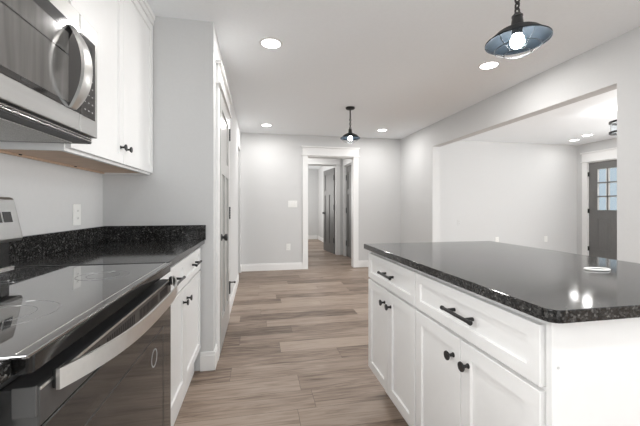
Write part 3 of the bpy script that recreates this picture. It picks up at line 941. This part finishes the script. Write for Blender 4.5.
# ------------------------------------------------------------------ island
IX = 0.660
IY0, IYM, IY1 = 0.656, 1.290, 1.898
base_cabinet('island_cabinet', 'wide white island cabinet nearest us, one broad drawer over two doors', IX, -1, IY0, IYM - 0.0005, 1.26,
             [(0.661, 1.2845)], [(0.661, 0.969), (0.973, 1.2845)], [0.930, 1.010], [0.955], toe=0.11, zbot=0.168)
base_cabinet('island_cabinet', 'narrower white island cabinet at the far end by the walkway', IX, -1, IYM + 0.0005, IY1, 1.26,
             [(1.2955, 1.890)], [(1.2955, 1.5855), (1.5895, 1.890)], [1.548, 1.628], [1.565], toe=0.11, zbot=0.168)
ep = thing('island_end_panel', 'plain white end panel closing the near side of the island', 'panel', (0.95, 0.62, 0))
obj('board', B(0.672, 1.285, 0.640, 0.6555, 0.0, 0.883, bevel=0.0012), 'cabinet', ep)
pc = bmesh.new()
lathe(pc, [(0.0035, 0), (0.0035, -0.0012)], (0.689, 0.640, 0.768), 'y', 12)
obj('nail_cap', pc, 'filler', ep, label='small gray filled nail hole')
tag(obj('island_back_panel', B(1.2605, 1.2845, 0.6565, IY1, 0.0, 0.883, bevel=0.001), 'cabinet'), 'white panel along the seating side of the island', 'panel')
tag(countertop('island_countertop', '', 0.640, 1.522, 0.607, 1.918, 0.8845, 0.914, 0.002, 0.028), 'large speckled black granite top of the island', 'countertop')
# small white loop lying on the granite
lp = bmesh.new()
pts = []
for k in range(40):
    a = 2 * PI * k / 40
    px, py = 0.040 * math.cos(a), 0.022 * math.sin(a)
    ca, sa = math.cos(-0.25), math.sin(-0.25)
    pts.append((1.212 + px * ca - py * sa, 0.970 + px * sa + py * ca, 0.9175))
tube(lp, pts, 0.0035, 8, True)
tag(obj('oval_ring', lp, 'plastic', None, 60), 'small white oval ring lying on the island granite', 'ring')

# ------------------------------------------------------------------ electrical plates
def plate_y(name, label, cat, xc, y, zc, w_, h_, kind, group=None, paint='plastic'):
    """plate on a wall facing -y"""
    t = thing(name, label, cat, (xc, y, zc - h_ / 2), group)
    obj('plate', B(xc - w_ / 2, xc + w_ / 2, y - 0.005, y, zc - h_ / 2, zc + h_ / 2, bevel=0.002), paint, t)
    if kind == 'outlet':
        for dz in (-0.021, 0.021):
            r = obj('receptacle', B(xc - 0.017, xc + 0.017, y - 0.0075, y - 0.0045, zc + dz - 0.014, zc + dz + 0.014, bevel=0.001), paint, t)
            obj('slots', BB([(xc - 0.008, xc - 0.006, y - 0.0079, y - 0.007, zc + dz - 0.004, zc + dz + 0.006), (xc + 0.006, xc + 0.008, y - 0.0079, y - 0.007, zc + dz - 0.004, zc + dz + 0.006)]), 'slot', r)
    else:
        n = 3
        for k in range(n):
            xx = xc + (k - (n - 1) / 2) * 0.046
            obj('rocker_switch', B(xx - 0.016, xx + 0.016, y - 0.009, y - 0.0045, zc - 0.033, zc + 0.033, bevel=0.0015), 'plastic', t)
    return t
plate_y('switch_plate', 'white triple switch plate left of the back doorway', 'switch', 0.602, YB, 1.186, 0.165, 0.118, 'switch')
plate_y('wall_outlet', 'white outlet low on the back wall below the switch plate', 'outlet', 0.525, YB, 0.41, 0.076, 0.118, 'outlet')
plate_y('wall_outlet', 'white outlet on the living room wall just above the island top, left one', 'outlet', 4.72, YL, 0.47, 0.076, 0.118, 'outlet')
plate_y('wall_outlet', 'white outlet on the living room wall nearer the front door', 'outlet', 5.872, YL, 0.465, 0.076, 0.118, 'outlet')
plate_y('wall_outlet', 'faint white plate higher on the living room wall, farthest left', 'outlet', 3.87, YL, 0.83, 0.076, 0.118, 'outlet', paint='wall')
t = thing('wall_outlet', 'white outlet on the kitchen wall above the left backsplash', 'outlet', (XW, 2.055, 1.04))
yc, zc = 2.055, 1.098
obj('plate', B(XW, XW + 0.005, yc - 0.038, yc + 0.038, zc - 0.06, zc + 0.06, bevel=0.002), 'plastic', t)
for dz in (-0.021, 0.021):
    r = obj('receptacle', B(XW + 0.0045, XW + 0.0075, yc - 0.017, yc + 0.017, zc + dz - 0.014, zc + dz + 0.014, bevel=0.001), 'plastic', t)
    obj('slots', BB([(XW + 0.007, XW + 0.0079, yc - 0.008, yc - 0.006, zc + dz - 0.004, zc + dz + 0.006), (XW + 0.007, XW + 0.0079, yc + 0.006, yc + 0.008, zc + dz - 0.004, zc + dz + 0.006)]), 'slot', r)

# ------------------------------------------------------------------ ceiling lights
def downlight(x, y, label, power=5.0):
    t = thing('ceiling_light', label, 'ceiling light', (x, y, H), 'recessed ceiling lights')
    bm = bmesh.new()
    lathe(bm, [(0.072, 0.0), (0.092, 0.0), (0.092, -0.003), (0.086, -0.006), (0.074, -0.008), (0.070, -0.004)], (x, y, H), 'z', 40, cap=False)
    obj('trim_ring', bm, 'trim', t, 40)
    bm = bmesh.new()
    lathe(bm, [(0.0, -0.0065), (0.071, -0.006), (0.071, -0.001), (0.0, -0.001)], (x, y, H), 'z', 40, cap=False)
    obj('lens', bm, 'lens', t, 40, 'glowing lens')
    d = bpy.data.lights.new('downlight_lamp', 'AREA')
    d.shape = 'DISK'
    d.size = 0.13
    d.energy = power
    d.color = (1, 0.98, 0.955)
    o = bpy.data.objects.new('downlight_lamp', d)
    COL.objects.link(o)
    o.location = (x, y, H - 0.012)
    return t
downlight(0.096, 2.59, 'recessed round ceiling light nearest the left hall wall', 4)
downlight(0.122, 5.21, 'recessed round ceiling light at the far left, before the back wall')
downlight(2.06, 5.19, 'recessed round ceiling light at the far right corner of the kitchen')
downlight(2.073, 2.62, 'recessed round ceiling light just below the large pendant', 5)
downlight(5.86, 4.86, 'recessed round ceiling light in the living room, the nearer and larger one', 1.5)
downlight(6.05, 5.27, 'recessed round ceiling light in the living room corner, the smaller one', 0.8)
downlight(0.10, -0.05, 'added recessed round ceiling light, unseen over the kitchen behind the viewer, left', 4.5)  # this and the next added for light, continuing the visible grid
downlight(2.07, -0.05, 'added recessed round ceiling light, unseen over the kitchen behind the viewer, right', 4.5)

downlight(1.15, 6.72, 'added unseen ceiling light brightening the small hall behind the back doorway', 4.5)  # added because the hall behind the doorway was too dark
downlight(1.2, 8.6, 'added unseen ceiling light brightening the far room', 3)  # added to lift the far room

# ------------------------------------------------------------------ pendants
def pendant(x, y, zr, label, R=0.142):
    t = thing('pendant_light', label, 'pendant light', (x, y, H), 'black metal cage pendants')
    bm = bmesh.new()
    lathe(bm, [(0.0, -0.030), (0.02, -0.030), (0.050, -0.024), (0.060, -0.014), (0.060, 0)], (x, y, H), 'z', 32, cap=False)
    obj('canopy', bm, 'black', t, 40)
    ztop = zr + 0.250
    bm = bmesh.new()
    tube(bm, [(x, y, H - 0.028), (x, y, ztop)], 0.0085, 8)
    obj('stem', bm, 'black', t, 40)
    # hook loop and chain with a twisted cord
    bm = bmesh.new()
    n = 5
    ln = (ztop - (zr + 0.118)) / n
    for k in range(n):
        zc = ztop - ln * (k + 0.5)
        pts = []
        for j in range(16):
            a = 2 * PI * j / 16
            u, v = 0.010 * math.cos(a), (ln * 0.62) * math.sin(a)
            pts.append((x + u, y, zc + v) if k % 2 == 0 else (x, y + u, zc + v))
        tube(bm, pts, 0.0042, 6, True)
    obj('chain', bm, 'black', t, 50)
    bm = bmesh.new()
    tube(bm, [(x + 0.008 * math.cos(k * 0.9), y + 0.008 * math.sin(k * 0.9), zr + 0.115 + k * (ztop - zr - 0.115) / 20) for k in range(21)], 0.0028, 6)
    obj('cord', bm, 'black', t, 50)
    bm = bmesh.new()
    lathe(bm, [(0.0, 0.122), (0.014, 0.122), (0.017, 0.116), (0.017, 0.108), (0.021, 0.104), (0.025, 0.074), (0.030, 0.060), (0.022, 0.056), (0.021, 0.026), (0.0, 0.026)], (x, y, zr), 'z', 24, cap=False)
    so = obj('socket', bm, 'black', t, 40)
    bm = bmesh.new()
    lathe(bm, [(0.0175, 0.106), (0.0225, 0.106), (0.0225, 0.112), (0.0175, 0.112)], (x, y, zr), 'z', 24, cap=False)
    obj('socket_band', bm, 'wire', so, 40, 'pale metal band')
    bm = bmesh.new()
    k = R / 0.142
    out = [(0.024, 0.070), (0.034, 0.064), (0.058, 0.054), (0.088, 0.040), (0.098, 0.034), (0.120, 0.014), (0.136, 0.004), (0.142, 0.0), (0.142, -0.006)]
    prof = [(r * k, z) for r, z in out] + [(r * k - 0.0025, z - 0.0025) for r, z in reversed(out[:-1])]
    prof.append(prof[0])
    lathe(bm, prof, (x, y, zr), 'z', 56, cap=False)
    obj('shade', bm, 'metalblue', t, 40)
    bm = bmesh.new()
    lathe(bm, [(0.0, -0.034), (0.013, -0.031), (0.024, -0.022), (0.029, -0.009), (0.029, 0.000), (0.024, 0.014), (0.017, 0.0255)], (x, y, zr), 'z', 24, cap=False)
    obj('bulb', bm, 'bulb', t, 60, 'glowing round bulb')
    bm = bmesh.new()
    for rr, zz in ((0.056, -0.058), (0.1, -0.036)):
        tube(bm, [(x + rr * k * math.cos(2 * PI * j / 32), y + rr * k * math.sin(2 * PI * j / 32), zr + zz) for j in range(32)], 0.0016, 6, True)
    for j in range(6):
        a = 2 * PI * j / 6 + 0.3
        pr = [(0.139, -0.004), (0.128, -0.018), (0.1, -0.036), (0.056, -0.058)]
        tube(bm, [(x + r * k * math.cos(a), y + r * k * math.sin(a), zr + z) for r, z in pr], 0.0016, 6)
    obj('wire_cage', bm, 'wire', t, 60, 'thin wire guard')
    return t
pendant(1.138, 1.258, 1.888, 'large-looking black cage pendant hanging over the island', 0.130)
pendant(1.178, 4.088, 2.040, 'small-looking black pendant hanging before the back doorway', 0.130)

# living room semi-flush fixture, its edge showing past the opening
lx, ly = 4.685, 3.36
t = thing('ceiling_fixture', 'dark ringed semi-flush ceiling light peeking past the opening edge', 'ceiling light', (lx, ly, H))
bm = bmesh.new()
lathe(bm, [(0.0, -0.03), (0.07, -0.026), (0.075, 0)], (lx, ly, H), 'z', 32, cap=False)
obj('canopy', bm, 'black', t, 40)
bm = bmesh.new()
tube(bm, [(lx, ly, H - 0.03), (lx, ly, 2.10)], 0.008, 10)
obj('stem', bm, 'black', t, 40)
for zz in (2.245, 2.112):
    bm = bmesh.new()
    lathe(bm, [(0.172, -0.012), (0.186, -0.012), (0.186, 0.012), (0.172, 0.012), (0.172, -0.012)], (lx, ly, zz), 'z', 48, cap=False)
    for a in (0.4, 0.4 + PI / 2):
        tube(bm, [(lx - 0.175 * math.cos(a), ly - 0.175 * math.sin(a), zz), (lx + 0.175 * math.cos(a), ly + 0.175 * math.sin(a), zz)], 0.004, 8)
    obj('ring', bm, 'black', t, 40)
bm = bmesh.new()
lathe(bm, [(0.168, -0.12), (0.168, 0.0), (0.171, 0.0), (0.171, -0.12)], (lx, ly, 2.238), 'z', 48, cap=False)
obj('glass_drum', bm, 'pane', t, 40, 'clear glass drum')
for a in (0.0, 2 * PI / 3, 4 * PI / 3):
    bm = bmesh.new()
    lathe(bm, [(0.0, 0.075), (0.02, 0.06), (0.028, 0.04), (0.022, 0.015), (0.013, 0.0), (0.0, 0.0)], (lx + 0.07 * math.cos(a), ly + 0.07 * math.sin(a), 2.118), 'z', 20, cap=False)
    obj('bulb', bm, 'bulb_soft', t, 60, 'glowing bulb')
d = bpy.data.lights.new('fixture_lamp', 'POINT')
d.energy = 5
d.shadow_soft_size = 0.06
o = bpy.data.objects.new('fixture_lamp', d)
COL.objects.link(o)
o.location = (lx, ly, 2.30)
